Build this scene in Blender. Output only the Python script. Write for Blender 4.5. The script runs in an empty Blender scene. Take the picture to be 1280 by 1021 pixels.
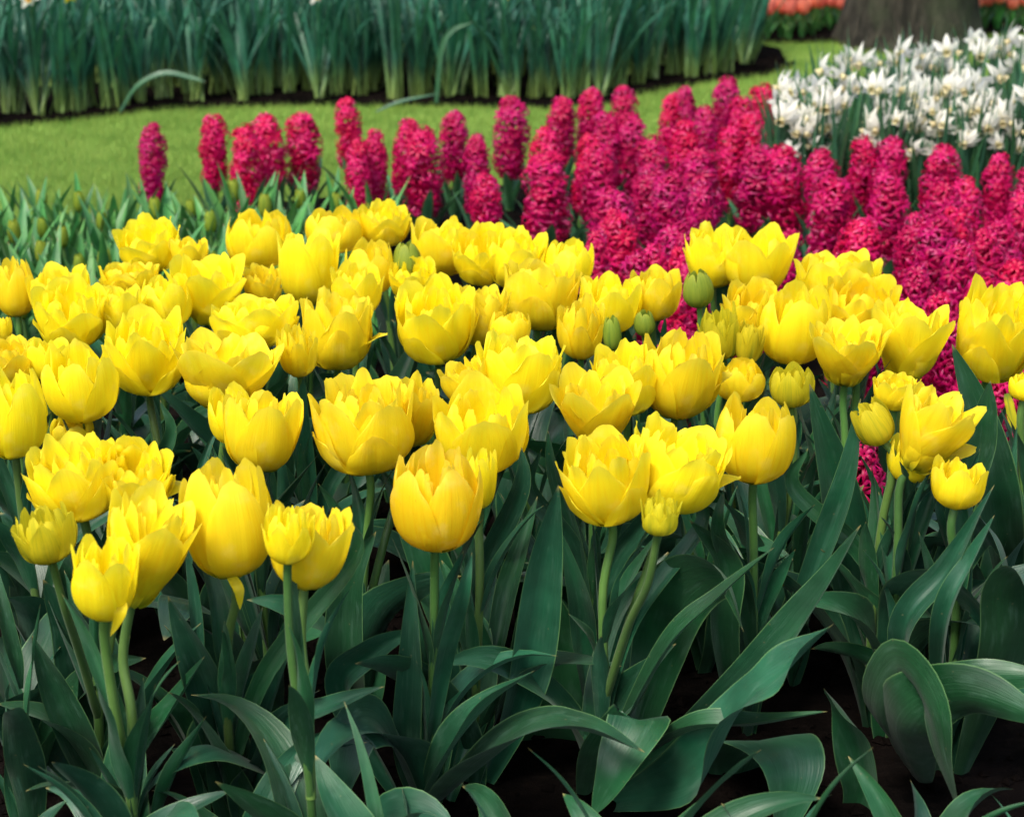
import bpy, math, random
import numpy as np
from mathutils import Vector, Matrix, Euler
R_ = math.radians
scene = bpy.context.scene
COL = scene.collection

# ------------------------------------------------------------------ camera
CAM_H, PITCH, FPX = 1.10, R_(19.3), 2400.0
cam_d = bpy.data.cameras.new('camera'); cam = bpy.data.objects.new('camera', cam_d); COL.objects.link(cam)
cam.location = (0, 0, CAM_H); cam.rotation_euler = (math.pi/2 - PITCH, 0, 0)
cam_d.sensor_width = 36; cam_d.lens = FPX/1280*36
cam_d.clip_start = 0.05; cam_d.clip_end = 400
cam_d.dof.use_dof = True; cam_d.dof.focus_distance = 2.2; cam_d.dof.aperture_fstop = 8.0
scene.camera = cam
# ------------------------------------------------------------------ light
world = bpy.data.worlds.new("World"); scene.world = world; world.use_nodes = True
wn = world.node_tree.nodes; wl = world.node_tree.links; wn.clear()
wo = wn.new('ShaderNodeOutputWorld'); wb = wn.new('ShaderNodeBackground'); ws = wn.new('ShaderNodeTexSky')
ws.sky_type = 'NISHITA'; ws.sun_disc = False
SUN_EL, SUN_AZ = R_(58), R_(215)          # azimuth clockwise from +Y
ws.sun_elevation = SUN_EL; ws.sun_rotation = SUN_AZ; ws.air_density = 1.0; ws.dust_density = 4.0; ws.ozone_density = 0.6
wb.inputs['Strength'].default_value = 0.14
wl.new(ws.outputs[0], wb.inputs['Color']); wl.new(wb.outputs[0], wo.inputs['Surface'])
sd = bpy.data.lights.new('sun', 'SUN'); sd.energy = 2.1; sd.angle = R_(18); sd.color = (1, 0.96, 0.88)
sun = bpy.data.objects.new('sun', sd); COL.objects.link(sun)
dirv = Vector((math.sin(SUN_AZ)*math.cos(SUN_EL), math.cos(SUN_AZ)*math.cos(SUN_EL), math.sin(SUN_EL)))
sun.rotation_euler = dirv.to_track_quat('Z', 'Y').to_euler(); sun.location = (-3, -3, 6)
scene.view_settings.view_transform = 'Standard'; scene.view_settings.look = 'None'
scene.view_settings.exposure = 1.0; scene.view_settings.gamma = 1
scene.cycles.max_bounces = 8; scene.cycles.transmission_bounces = 4; scene.cycles.diffuse_bounces = 4
scene.render.engine = 'CYCLES'
scene.cycles.use_denoising = True

# ------------------------------------------------------------------ pixel helpers (real positions on real planes)
cF = np.array([0, math.cos(PITCH), -math.sin(PITCH)]); cU = np.array([0, math.sin(PITCH), math.cos(PITCH)])
cP = np.array([0, 0, CAM_H])
def ray(px, py): return cF*FPX + np.array([px-640.0, 0, 0]) - cU*(py-510.5)
def at_z(px, py, z):
    d = ray(px, py); t = (z-CAM_H)/d[2]; return cP + d*t, 1/t          # point, pixels per metre there
def at_y(px, py, Y):
    d = ray(px, py); t = Y/d[1]; return cP + d*t, 1/t

# ------------------------------------------------------------------ mesh helper
class MB:
    def __init__(s): s.v = []; s.f = []; s.pc = []; s.n = 0; s.mi = []
    def grid(s, P, pc, close_u=False, mi=0):
        nv, nu = P.shape[:2]; b = s.n
        s.v.append(P.reshape(-1, 3)); s.pc.append(pc.reshape(-1, 4)); s.n += nv*nu
        i = np.arange(nv-1)[:, None]; j = np.arange(nu if close_u else nu-1)[None, :]; j2 = (j+1) % nu
        q = np.stack([b+i*nu+j, b+i*nu+j2, b+(i+1)*nu+j2, b+(i+1)*nu+j], -1).reshape(-1, 4)
        s.f.append(q); s.mi += [mi]*len(q)
    def add(s, other_v, other_f, other_pc, mi=0):
        b = s.n; s.v.append(other_v); s.pc.append(other_pc); s.f.append(other_f+b); s.n += len(other_v); s.mi += [mi]*len(other_f)
    def build(s, name, mats, parent=None, smooth=True):
        V = np.concatenate(s.v).astype(np.float32); F = np.concatenate(s.f).astype(np.int32); PC = np.concatenate(s.pc).astype(np.float32)
        me = bpy.data.meshes.new(name)
        me.vertices.add(len(V)); me.vertices.foreach_set('co', V.ravel())
        k = F.shape[1]
        me.loops.add(F.size); me.loops.foreach_set('vertex_index', F.ravel())
        me.polygons.add(len(F)); me.polygons.foreach_set('loop_start', np.arange(0, F.size, k, dtype=np.int32))
        me.polygons.foreach_set('loop_total', np.full(len(F), k, dtype=np.int32))
        if not isinstance(mats, (list, tuple)): mats = [mats]
        for m in mats: me.materials.append(m)
        if len(mats) > 1: me.polygons.foreach_set('material_index', np.array(s.mi, dtype=np.int32))
        me.update(calc_edges=True)
        me.polygons.foreach_set('use_smooth', np.full(len(F), smooth, dtype=bool))
        a = me.attributes.new('pc', 'FLOAT_COLOR', 'POINT'); a.data.foreach_set('color', PC.ravel())
        me.validate()
        o = bpy.data.objects.new(name, me); COL.objects.link(o)
        if parent: o.parent = parent
        return o
def pc_grid(nv, nu, rnd, extra=0.0):
    v = np.linspace(0, 1, nv)[:, None]*np.ones((1, nu)); u = np.linspace(-1, 1, nu)[None, :]*np.ones((nv, 1))
    return np.stack([u*.5+.5, v, np.full_like(u, rnd), np.full_like(u, extra)], -1)
def smooth_path(pts, n):
    pts = [np.array(p, float) for p in pts]
    if len(pts) == 2: return np.array([pts[0]+(pts[1]-pts[0])*t for t in np.linspace(0, 1, n)])
    p = [2*pts[0]-pts[1]] + pts + [2*pts[-1]-pts[-2]]; out = []
    seg = len(pts)-1
    for t in np.linspace(0, seg-1e-6, n):
        i = int(t); f = t-i; a, b, c, d = p[i], p[i+1], p[i+2], p[i+3]
        out.append(.5*((2*b)+(-a+c)*f+(2*a-5*b+4*c-d)*f*f+(-a+3*b-3*c+d)*f**3))
    return np.array(out)
def tube(mb, pts, r0, r1, n=12, k=8, rnd=.5, mi=0):
    C = smooth_path(pts, n); T = np.gradient(C, axis=0); T /= np.linalg.norm(T, axis=1)[:, None]+1e-9
    ref = np.array([1., 0, 0]) if abs(T[0][0]) < .8 else np.array([0, 1., 0])
    A = np.cross(T, ref); A /= np.linalg.norm(A, axis=1)[:, None]; B = np.cross(T, A)
    a = np.linspace(0, 2*math.pi, k, endpoint=False); r = np.linspace(r0, r1, n)[:, None, None]
    P = C[:, None, :]+r*(A[:, None, :]*np.cos(a)[None, :, None]+B[:, None, :]*np.sin(a)[None, :, None])
    mb.grid(P, pc_grid(n, k, rnd), True, mi)
def leaf_grid(mb, pts, hw, rng, hint=(0, 0, 1), fold=.35, wave=.12, twist=0., nv=22, nu=7, base=.45, peak=.42, mi=0, curl=0.):
    """a strap or lance-shaped leaf along a 3D path"""
    C = smooth_path(pts, nv); T = np.gradient(C, axis=0); T /= np.linalg.norm(T, axis=1)[:, None]+1e-9
    H = np.array(hint, float); N = np.zeros_like(C); n = H-T[0]*np.dot(H, T[0])
    if np.linalg.norm(n) < .1: n = np.cross(T[0], [1, .2, 0])
    n /= np.linalg.norm(n)
    for i in range(nv):                                   # parallel transport keeps the blade from flipping
        n = n-T[i]*np.dot(n, T[i]); n /= np.linalg.norm(n)+1e-9; N[i] = n
    S = np.cross(T, N)
    v = np.linspace(0, 1, nv); tw = twist*v**1.3
    S2 = S*np.cos(tw)[:, None]+N*np.sin(tw)[:, None]; N2 = N*np.cos(tw)[:, None]-S*np.sin(tw)[:, None]
    w = hw*np.where(v < peak, base+(1-base)*np.sin(v/peak*math.pi/2), np.clip(np.cos((v-peak)/(1-peak)*math.pi/2), 0, 1)**.85)
    w = np.maximum(w, hw*.012)
    u = np.linspace(-1, 1, nu); f1 = rng.uniform(7, 13); p1, p2 = rng.uniform(0, 6, 2)
    asym = rng.uniform(-.15, .15)
    off = fold*np.abs(u)[None, :]**1.4*(1-.55*v[:, None]) + curl*(u**2)[None, :]
    off = off + wave*np.where(u > 0, np.sin(f1*v[:, None]+p1), np.sin(f1*.83*v[:, None]+p2))*(u**2)[None, :]
    P = C[:, None, :]+S2[:, None, :]*(u[None, :]*(1-.25*fold)*w[:, None]*(1+asym*u[None, :]))[..., None]+N2[:, None, :]*(off*w[:, None])[..., None]
    mb.grid(P, pc_grid(nv, nu, rng.uniform()), False, mi)

# ------------------------------------------------------------------ materials
def mat(name):
    m = bpy.data.materials.new(name); m.use_nodes = True; nt = m.node_tree; nt.nodes.clear()
    return m, nt
def nd(nt, t, **kw):
    n = nt.nodes.new(t)
    for k, v in kw.items():
        if k in n.inputs.keys(): n.inputs[k].default_value = v
        else: setattr(n, k, v)
    return n
def mixc(nt, a, b, fac, blend='MIX'):
    n = nt.nodes.new('ShaderNodeMix'); n.data_type = 'RGBA'; n.blend_type = blend
    for sock, val in ((n.inputs[6], a), (n.inputs[7], b), (n.inputs[0], fac)):
        if hasattr(val, 'links'): nt.links.new(val, sock)
        elif isinstance(val, tuple): sock.default_value = (*val, 1)[:4]
        else: sock.default_value = val
    return n.outputs[2]
def mth(nt, op, a, b=0., c=0.):
    n = nt.nodes.new('ShaderNodeMath'); n.operation = op
    for s, v in zip(n.inputs, (a, b, c)):
        if hasattr(v, 'links'): nt.links.new(v, s)
        else: s.default_value = v
    return n.outputs[0]
def mapr(nt, x, a, b, c=0., d=1.):
    n = nt.nodes.new('ShaderNodeMapRange'); n.interpolation_type = 'SMOOTHSTEP'
    nt.links.new(x, n.inputs[0])
    for i, v in zip((1, 2, 3, 4), (a, b, c, d)): n.inputs[i].default_value = v
    return n.outputs[0]
def uv_attr(nt):
    a = nd(nt, 'ShaderNodeAttribute', attribute_name='pc'); s = nt.nodes.new('ShaderNodeSeparateColor'); nt.links.new(a.outputs['Color'], s.inputs[0])
    return s.outputs[0], s.outputs[1], s.outputs[2]
def noise(nt, vec, scale, detail=3, rough=.55):
    n = nd(nt, 'ShaderNodeTexNoise'); n.inputs['Scale'].default_value = scale; n.inputs['Detail'].default_value = detail; n.inputs['Roughness'].default_value = rough
    if vec is not None: nt.links.new(vec, n.inputs['Vector'])
    return n.outputs[0]
def comb(nt, x, y, z):
    n = nt.nodes.new('ShaderNodeCombineXYZ')
    for s, v in zip(n.inputs, (x, y, z)):
        if hasattr(v, 'links'): nt.links.new(v, s)
        else: s.default_value = v
    return n.outputs[0]
def obj_co(nt): return nd(nt, 'ShaderNodeTexCoord').outputs['Object']
def finish(nt, col, rough=.5, spec=.4, trans=.2, tcol=None, bump=None, bstr=.2, bdist=.001, sheen=0.):
    p = nt.nodes.new('ShaderNodeBsdfPrincipled'); out = nt.nodes.new('ShaderNodeOutputMaterial')
    if hasattr(col, 'links'): nt.links.new(col, p.inputs['Base Color'])
    else: p.inputs['Base Color'].default_value = (*col, 1)
    if hasattr(rough, 'links'): nt.links.new(rough, p.inputs['Roughness'])
    else: p.inputs['Roughness'].default_value = rough
    p.inputs['Specular IOR Level'].default_value = spec; p.inputs['Sheen Weight'].default_value = sheen
    if bump is not None:
        b = nd(nt, 'ShaderNodeBump'); b.inputs['Strength'].default_value = bstr; b.inputs['Distance'].default_value = bdist
        nt.links.new(bump, b.inputs['Height']); nt.links.new(b.outputs[0], p.inputs['Normal'])
    if trans > 0:
        t = nt.nodes.new('ShaderNodeBsdfTranslucent'); mx = nt.nodes.new('ShaderNodeMixShader'); mx.inputs[0].default_value = trans
        c2 = col if tcol is None else tcol
        if hasattr(c2, 'links'): nt.links.new(c2, t.inputs[0])
        else: t.inputs[0].default_value = (*c2, 1)
        nt.links.new(p.outputs[0], mx.inputs[1]); nt.links.new(t.outputs[0], mx.inputs[2]); nt.links.new(mx.outputs[0], out.inputs[0])
    else: nt.links.new(p.outputs[0], out.inputs[0])

def petal_mat(name, main, deep, pale, green, gamt, flame):
    m, nt = mat(name); u, v, r = uv_attr(nt)
    inf = nd(nt, 'ShaderNodeObjectInfo').outputs['Random']
    streak = noise(nt, comb(nt, mth(nt, 'MULTIPLY', u, 9), mth(nt, 'MULTIPLY', v, .9), mth(nt, 'MULTIPLY', r, 37)), 2.2, 4)
    c = mixc(nt, main, deep, mapr(nt, streak, .42, .72, 0, .75))
    patch = noise(nt, obj_co(nt), 38, 3)
    c = mixc(nt, c, pale, mapr(nt, patch, .52, .75, 0, .65))
    c = mixc(nt, c, pale, mth(nt, 'MULTIPLY', mapr(nt, v, .7, 1.0), .35))
    mid = mth(nt, 'ABSOLUTE', mth(nt, 'SUBTRACT', u, .5))
    base = mth(nt, 'MULTIPLY', mapr(nt, v, .22, 0., 0, 1), .8)
    c = mixc(nt, c, green, base)
    g = mth(nt, 'MULTIPLY', mth(nt, 'MULTIPLY', mapr(nt, mid, .16, .0), mapr(nt, v, .95, .1)), gamt)
    g = mth(nt, 'MULTIPLY', g, mapr(nt, r, .35, .9))
    c = mixc(nt, c, green, g)
    if flame > 0:
        fl = noise(nt, comb(nt, mth(nt, 'MULTIPLY', u, 60), mth(nt, 'MULTIPLY', v, 5), mth(nt, 'MULTIPLY', r, 91)), 1.0, 2)
        c = mixc(nt, c, (.62, .16, .012), mth(nt, 'MULTIPLY', mapr(nt, fl, .66, .80), flame))
    hs = nd(nt, 'ShaderNodeHueSaturation'); nt.links.new(c, hs.inputs['Color'])
    nt.links.new(mapr(nt, inf, 0, 1, .492, .505), hs.inputs['Hue']); nt.links.new(mapr(nt, inf, 0, 1, .95, 1.05), hs.inputs['Value'])
    vein = noise(nt, comb(nt, mth(nt, 'MULTIPLY', u, 46), mth(nt, 'MULTIPLY', v, 2.2), mth(nt, 'MULTIPLY', r, 11)), 1.0, 2)
    finish(nt, hs.outputs[0], .50, .25, .48, bump=vein, bstr=.4, bdist=.0012)
    return m
M = {}
YEL, DEEP, PALE, GRN = (.95, .82, .018), (.94, .74, .010), (.95, .83, .10), (.42, .50, .03)
M['petal'] = petal_mat('yellow_petal', YEL, DEEP, PALE, GRN, .10, .0)
M['petal_flame'] = petal_mat('streaked_petal', (.94, .76, .015), (.92, .66, .008), (.95, .82, .14), GRN, .05, .8)
M['petal_green'] = petal_mat('green_yellow_petal', (.72, .64, .02), (.52, .52, .02), (.82, .72, .05), (.17, .30, .03), .9, .0)
M['petal_bud'] = petal_mat('bud_petal', (.27, .36, .035), (.18, .29, .03), (.50, .50, .05), (.11, .22, .03), .8, .0)
M['white'] = petal_mat('white_petal', (.88, .87, .79), (.84, .81, .64), (.92, .92, .9), (.60, .58, .22), .10, .0)
M['white_cup'] = petal_mat('cream_cup', (.78, .70, .42), (.74, .62, .30), (.82, .78, .6), (.6, .5, .1), .1, .0)
M['gold_cup'] = petal_mat('gold_cup', (.85, .48, .02), (.8, .36, .01), (.88, .6, .1), (.6, .5, .1), .1, .0)
M['coral'] = petal_mat('coral_petal', (.80, .24, .15), (.72, .17, .10), (.86, .42, .30), (.6, .3, .1), .2, .0)

def leaf_mat(name, a, b, edge, rough=.4, spec=.55, trans=.12, yellow_base=0., lines=26, dusty=0.):
    m, nt = mat(name); u, v, r = uv_attr(nt)
    oi = nd(nt, 'ShaderNodeObjectInfo').outputs['Random']
    st = noise(nt, comb(nt, mth(nt, 'MULTIPLY', u, lines), mth(nt, 'MULTIPLY', v, 1.2), mth(nt, 'MULTIPLY', r, 23)), 1.0, 3)
    big = noise(nt, obj_co(nt), 14, 4)
    c = mixc(nt, a, b, mapr(nt, big, .35, .68))
    c = mixc(nt, c, b, mapr(nt, st, .5, .75, 0, .35))
    hs = nd(nt, 'ShaderNodeHueSaturation'); nt.links.new(c, hs.inputs['Color'])
    nt.links.new(mapr(nt, r, 0, 1, .485, .52), hs.inputs['Hue']); nt.links.new(mapr(nt, oi, 0, 1, .75, 1.25), hs.inputs['Value'])
    c = hs.outputs[0]
    mid = mth(nt, 'ABSOLUTE', mth(nt, 'SUBTRACT', u, .5))
    c = mixc(nt, c, edge, mapr(nt, mid, .47, .5, 0, .8))
    if yellow_base > 0: c = mixc(nt, c, (.34, .44, .06), mth(nt, 'MULTIPLY', mapr(nt, v, .38, .04), yellow_base))
    bl = nd(nt, 'ShaderNodeTexVoronoi'); bl.inputs['Scale'].default_value = 60; nt.links.new(obj_co(nt), bl.inputs['Vector'])
    c = mixc(nt, c, (.16, .15, .07), mapr(nt, bl.outputs['Distance'], .09, .04, 0, .35))
    gl = noise(nt, obj_co(nt), 25, 4)
    dust = noise(nt, comb(nt, mth(nt, 'MULTIPLY', u, 5), mth(nt, 'MULTIPLY', v, 6), mth(nt, 'MULTIPLY', r, 50)), 1.6, 5)
    c = mixc(nt, c, (.10, .20, .14), mapr(nt, dust, .50, .78, 0, dusty)) if dusty else c
    c = mixc(nt, c, (.27, .22, .07), mapr(nt, v, .965, 1., 0, .8))
    finish(nt, c, mapr(nt, gl, .3, .7, rough-.08, rough+.12), spec, trans, bump=st, bstr=.38, bdist=.0016, sheen=.06)
    return m
M['leaf'] = leaf_mat('tulip_leaf', (.004, .046, .016), (.012, .082, .032), (.10, .21, .07), rough=.38, spec=.5, trans=.12, dusty=.24)
M['leaf_fresh'] = leaf_mat('fresh_leaf', (.035, .165, .035), (.07, .24, .045), (.08, .24, .06), trans=.2)
M['stem'] = leaf_mat('green_stem', (.045, .115, .020), (.075, .16, .028), (.07, .15, .03), rough=.45, trans=.0)
M['daff_leaf'] = leaf_mat('daffodil_leaf', (.010, .085, .052), (.028, .16, .085), (.05, .2, .1), yellow_base=.5, trans=.2)
M['daff_leaf2'] = leaf_mat('pale_daffodil_leaf', (.018, .09, .035), (.04, .14, .055), (.08, .2, .08), trans=.15)
M['hy_leaf'] = leaf_mat('hyacinth_leaf', (.03, .14, .055), (.06, .21, .08), (.1, .28, .1), trans=.15)

def hy_mat():
    m, nt = mat('magenta_floret'); u, v, r = uv_attr(nt)
    oi = nd(nt, 'ShaderNodeObjectInfo').outputs['Random']
    c = mixc(nt, (.50, .001, .072), (.60, .005, .15), mapr(nt, r, .2, .9))
    c = mixc(nt, c, (.88, .20, .40), mth(nt, 'MULTIPLY', mth(nt, 'MULTIPLY', mapr(nt, v, .6, 1.), .9), mapr(nt, r, .66, .9)))  # pale pink highlight painted into the petal tips of some florets
    mid = mth(nt, 'ABSOLUTE', mth(nt, 'SUBTRACT', u, .5))
    c = mixc(nt, c, (.42, .003, .05), mth(nt, 'MULTIPLY', mapr(nt, mid, .2, 0), .5))
    hs = nd(nt, 'ShaderNodeHueSaturation'); nt.links.new(c, hs.inputs['Color'])
    nt.links.new(mapr(nt, oi, 0, 1, .495, .506), hs.inputs['Hue']); nt.links.new(mapr(nt, oi, 0, 1, .85, 1.12), hs.inputs['Value'])
    finish(nt, hs.outputs[0], .42, .3, .40)
    return m
M['hyacinth'] = hy_mat()
def soil_mat():
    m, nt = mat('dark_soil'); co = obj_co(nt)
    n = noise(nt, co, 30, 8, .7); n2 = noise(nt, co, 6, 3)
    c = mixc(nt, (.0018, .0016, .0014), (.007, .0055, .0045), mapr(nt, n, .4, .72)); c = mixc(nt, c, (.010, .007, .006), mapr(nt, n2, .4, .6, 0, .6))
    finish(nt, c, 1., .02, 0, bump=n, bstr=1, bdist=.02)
    return m
M['soil'] = soil_mat()
def lawn_mat(name, blade):
    m, nt = mat(name); u, v, r = uv_attr(nt)
    co = nd(nt, 'ShaderNodeNewGeometry').outputs['Position']
    n = noise(nt, co, 5.5, 5, .6); n2 = noise(nt, co, 90, 3)
    c = mixc(nt, (.14, .265, .045), (.22, .35, .07), mapr(nt, n, .3, .7))
    if blade: c = mixc(nt, c, (.36, .41, .09), mapr(nt, r, .4, 1, 0, .5)); finish(nt, c, .6, .25, .3)
    else: c = mixc(nt, c, (.07, .14, .01), mapr(nt, n2, .4, .7, 0, .5)); finish(nt, c, .9, .1, 0, bump=n2, bstr=.6, bdist=.01)
    return m
M['lawn'] = lawn_mat('lawn', False); M['grass'] = lawn_mat('grass_blade', True)
def bark_mat():
    m, nt = mat('bark'); mp = nd(nt, 'ShaderNodeMapping'); nt.links.new(obj_co(nt), mp.inputs[0]); mp.inputs['Scale'].default_value = (1, 1, .22)
    n = noise(nt, mp.outputs[0], 32, 8, .7); n2 = noise(nt, obj_co(nt), 5, 4)
    c = mixc(nt, (.016, .015, .012), (.062, .056, .042), mapr(nt, n, .38, .66)); c = mixc(nt, c, (.045, .06, .03), mapr(nt, n2, .45, .7, 0, .6))
    finish(nt, c, .9, .15, 0, bump=n, bstr=1, bdist=.03)
    return m
M['bark'] = bark_mat()
M['dry'] = leaf_mat('dry_leaf', (.30, .22, .10), (.42, .36, .2), (.4, .35, .2))

def empty(name, loc, label=None, cat=None, group=None):
    o = bpy.data.objects.new(name, None); COL.objects.link(o); o.location = loc; o.empty_display_size = .02
    if label: o['label'] = label
    if cat: o['category'] = cat
    if group: o['group'] = group
    return o
def struct(o): o['kind'] = 'structure'; return o

# ------------------------------------------------------------------ the setting
def ground_sheet(name, poly, z, m, noise_amp=0.):
    """flat polygon triangulated"""
    import bmesh
    bm = bmesh.new(); vs = [bm.verts.new((p[0], p[1], 0)) for p in poly]; f = bm.faces.new(vs)
    if f.normal.z < 0: f.normal_flip()
    bmesh.ops.triangulate(bm, faces=bm.faces[:])
    me = bpy.data.meshes.new(name); bm.to_mesh(me); bm.free(); me.materials.append(m)
    o = bpy.data.objects.new(name, me); COL.objects.link(o); o.location.z = z
    return struct(o)
gp = lambda px, py: at_z(px, py, 0)[0][:2]
ground_sheet('lawn', [(-150, -20), (150, -20), (150, 280), (-150, 280)], -.004, M['lawn'])
EDGE = [(-420, 330), (-200, 318), (0, 302), (100, 292), (186, 276), (300, 260), (440, 245), (600, 236), (785, 222), (900, 205), (960, 190), (1100, 172), (1280, 158), (1700, 140)]
front = [tuple(gp(x, y)) for x, y in EDGE]
def wob(pts, amp, seed):
    rg = random.Random(seed); out = []
    for a, b in zip(pts[:-1], pts[1:]):
        n = max(2, int(math.dist(a, b)/.05))
        for k in range(n): out.append((a[0]+(b[0]-a[0])*k/n+rg.uniform(-amp, amp), a[1]+(b[1]-a[1])*k/n+rg.uniform(-amp, amp)))
    out.append(pts[-1]); return out
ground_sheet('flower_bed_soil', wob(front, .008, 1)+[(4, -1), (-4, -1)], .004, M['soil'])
BEDL = [(-500, 195), (-200, 178), (0, 160), (100, 151), (160, 143), (215, 137), (380, 133), (560, 134), (680, 137), (760, 132), (800, 118), (880, 104), (960, 94), (985, 84)]
bed2 = [tuple(gp(x, y)) for x, y in BEDL]
ground_sheet('far_bed_soil', wob(bed2, .01, 2)+[tuple(gp(975, 62)), tuple(gp(900, 45)), tuple(gp(-300, 30))][:3], .004, M['soil'])
CB = [(900, 56), (960, 55), (1100, 54), (1200, 44), (1300, 42), (1500, 40)]
c3 = [tuple(gp(x, y)) for x, y in CB]
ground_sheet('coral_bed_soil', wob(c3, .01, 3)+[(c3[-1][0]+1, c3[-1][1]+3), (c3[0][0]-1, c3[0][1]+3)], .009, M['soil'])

def in_poly(x, y, poly):
    c = False; j = len(poly)-1
    for i in range(len(poly)):
        if (poly[i][1] > y) != (poly[j][1] > y) and x < (poly[j][0]-poly[i][0])*(y-poly[i][1])/(poly[j][1]-poly[i][1])+poly[i][0]: c = not c
        j = i
    return c
P_main = front+[(4, -1), (-4, -1)]; P_far = bed2+[tuple(gp(975, 62)), tuple(gp(900, 45)), tuple(gp(-300, 30))]; P_cor = c3+[(c3[-1][0]+1, c3[-1][1]+3), (c3[0][0]-1, c3[0][1]+3)]
# grass blades, one mass
rng = np.random.default_rng(5)
NB = 150000
gx = rng.uniform(0, 1, NB*2); py = rng.uniform(45, 330, NB*2); pxx = rng.uniform(-60, 1340, NB*2)
pts = []
for a, b in zip(pxx, py):
    if b > 300 - a*.05 + 30: continue
    q = gp(a, b)
    if in_poly(q[0], q[1], P_main) or in_poly(q[0], q[1], P_far) or in_poly(q[0], q[1], P_cor): continue
    pts.append(q)
pts = np.array(pts[:NB]); n = len(pts)
h = rng.uniform(.008, .024, n); a = rng.uniform(0, 6.28, n); w = .0013; ln = rng.uniform(0, .012, (n, 2))*np.stack([np.cos(a*3), np.sin(a*3)], -1)
V = np.zeros((n, 3, 3)); V[:, 0, :2] = pts-np.stack([np.cos(a), np.sin(a)], -1)*w; V[:, 1, :2] = pts+np.stack([np.cos(a), np.sin(a)], -1)*w
V[:, 2, :2] = pts+ln; V[:, 2, 2] = h; V[:, :2, 2] = -.003
PC = np.zeros((n, 3, 4)); PC[..., 2] = rng.uniform(0, 1, n)[:, None]; PC[:, 2, 1] = 1; PC[..., 0] = .5
gm = MB(); gm.add(V.reshape(-1, 3), np.arange(n*3).reshape(-1, 3), PC.reshape(-1, 4))
go = gm.build('grass', M['grass'], smooth=False); go['kind'] = 'stuff'; go['label'] = 'short mown bright green grass between the flower beds'; go['category'] = 'grass'

# soil crumbs on the bed edges and floor, one mass
def crumbs(name, poly_pts, N, seed, label):
    rg = np.random.default_rng(seed); mb = MB()
    base = np.array([[1, 0, 0], [-1, 0, 0], [0, 1, 0], [0, -1, 0], [0, 0, 1], [0, 0, -1]], float)
    F = np.array([[0, 2, 4], [2, 1, 4], [1, 3, 4], [3, 0, 4], [2, 0, 5], [1, 2, 5], [3, 1, 5], [0, 3, 5]])
    for k in range(N):
        q = poly_pts(rg); s = rg.uniform(.003, .011)
        V = base*rg.uniform(.6, 1.3, (6, 1))*s*np.array([1, 1, .7]); ang = rg.uniform(0, 6); c, s_ = math.cos(ang), math.sin(ang)
        V = V@np.array([[c, s_, 0], [-s_, c, 0], [0, 0, 1]]); V += np.array([q[0], q[1], .006])
        mb.add(V, F, np.tile([.5, .5, rg.uniform(), 0], (6, 1)))
    o = mb.build(name, M['soil'], smooth=False); o['kind'] = 'stuff'; o['label'] = label; o['category'] = 'soil'
def along_far(rg):
    i = rg.integers(0, len(bed2)-1); t = rg.uniform(); a, b = np.array(bed2[i]), np.array(bed2[i+1]); return a+(b-a)*t+np.array([rg.normal(0, .02), abs(rg.normal(0, .12))+.0])
crumbs('soil_crumbs', along_far, 2500, 8, 'crumbly dark soil along the edge of the far daffodil bed')
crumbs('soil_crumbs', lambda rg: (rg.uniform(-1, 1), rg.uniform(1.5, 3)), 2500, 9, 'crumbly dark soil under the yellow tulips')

# tree trunk
def trunk():
    L, s = at_z(1137, 54, 0)
    t = empty('tree', tuple(L), 'broad rough tree trunk flaring at its foot on the lawn beside coral tulips', 'tree')
    nv, nu = 60, 72; z = np.linspace(-.05, 3.2, nv); a = np.linspace(0, 2*math.pi, nu, endpoint=False)
    r = .218+.055*np.exp(-np.clip(z, 0, 9)/.10)+.015*np.exp(-z/.6)
    rr = r[:, None]*(1+.06*np.sin(a*5+1)[None, :]*np.exp(-np.clip(z, 0, 9)/.25)[:, None]+.02*np.sin(a*3)[None, :])
    rg = np.random.default_rng(3); rr += .006*rg.normal(size=(nv, nu))*.5+.006*np.sin(a*23+2*np.sin(z*3)[:, None])
    P = np.stack([rr*np.cos(a)[None, :], rr*np.sin(a)[None, :]+0*z[:, None], z[:, None]+0*rr], -1)
    mb = MB(); mb.grid(P, pc_grid(nv, nu, .5), True); mb.build('trunk', M['bark'], t)
    mb = MB()                                                   # limbs and leaves far above the frame
    rr_ = random.Random(4); tips = []
    for k in range(9):
        an = k*2.4; d = rr_.uniform(.9, 1.7); zz = rr_.uniform(2.2, 3.1)
        p = [(0, 0, zz), (math.cos(an)*d*.5, math.sin(an)*d*.5, zz+.5), (math.cos(an)*d, math.sin(an)*d, zz+1.0)]
        tube(mb, p, .07, .015, 10, 8); tips += [np.array(p[1]), np.array(p[2])]
    mb.build('limb', M['bark'], t)
    mb = MB(); rg = np.random.default_rng(12)
    for c in tips:
        for k in range(160):
            q = c+rg.normal(0, .28, 3); d = rg.normal(0, 1, 3); d /= np.linalg.norm(d); e = np.cross(d, rg.normal(0, 1, 3)); e /= np.linalg.norm(e); s_ = .03
            mb.add(np.array([q-d*s_, q+e*s_*.6, q+d*s_, q-e*s_*.6]), np.array([[0, 1, 2, 3]]), np.tile([.5, .5, rg.uniform(), 0], (4, 1)))
    mb.build('crown', M['leaf_fresh'], t, smooth=False)
trunk()

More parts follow.
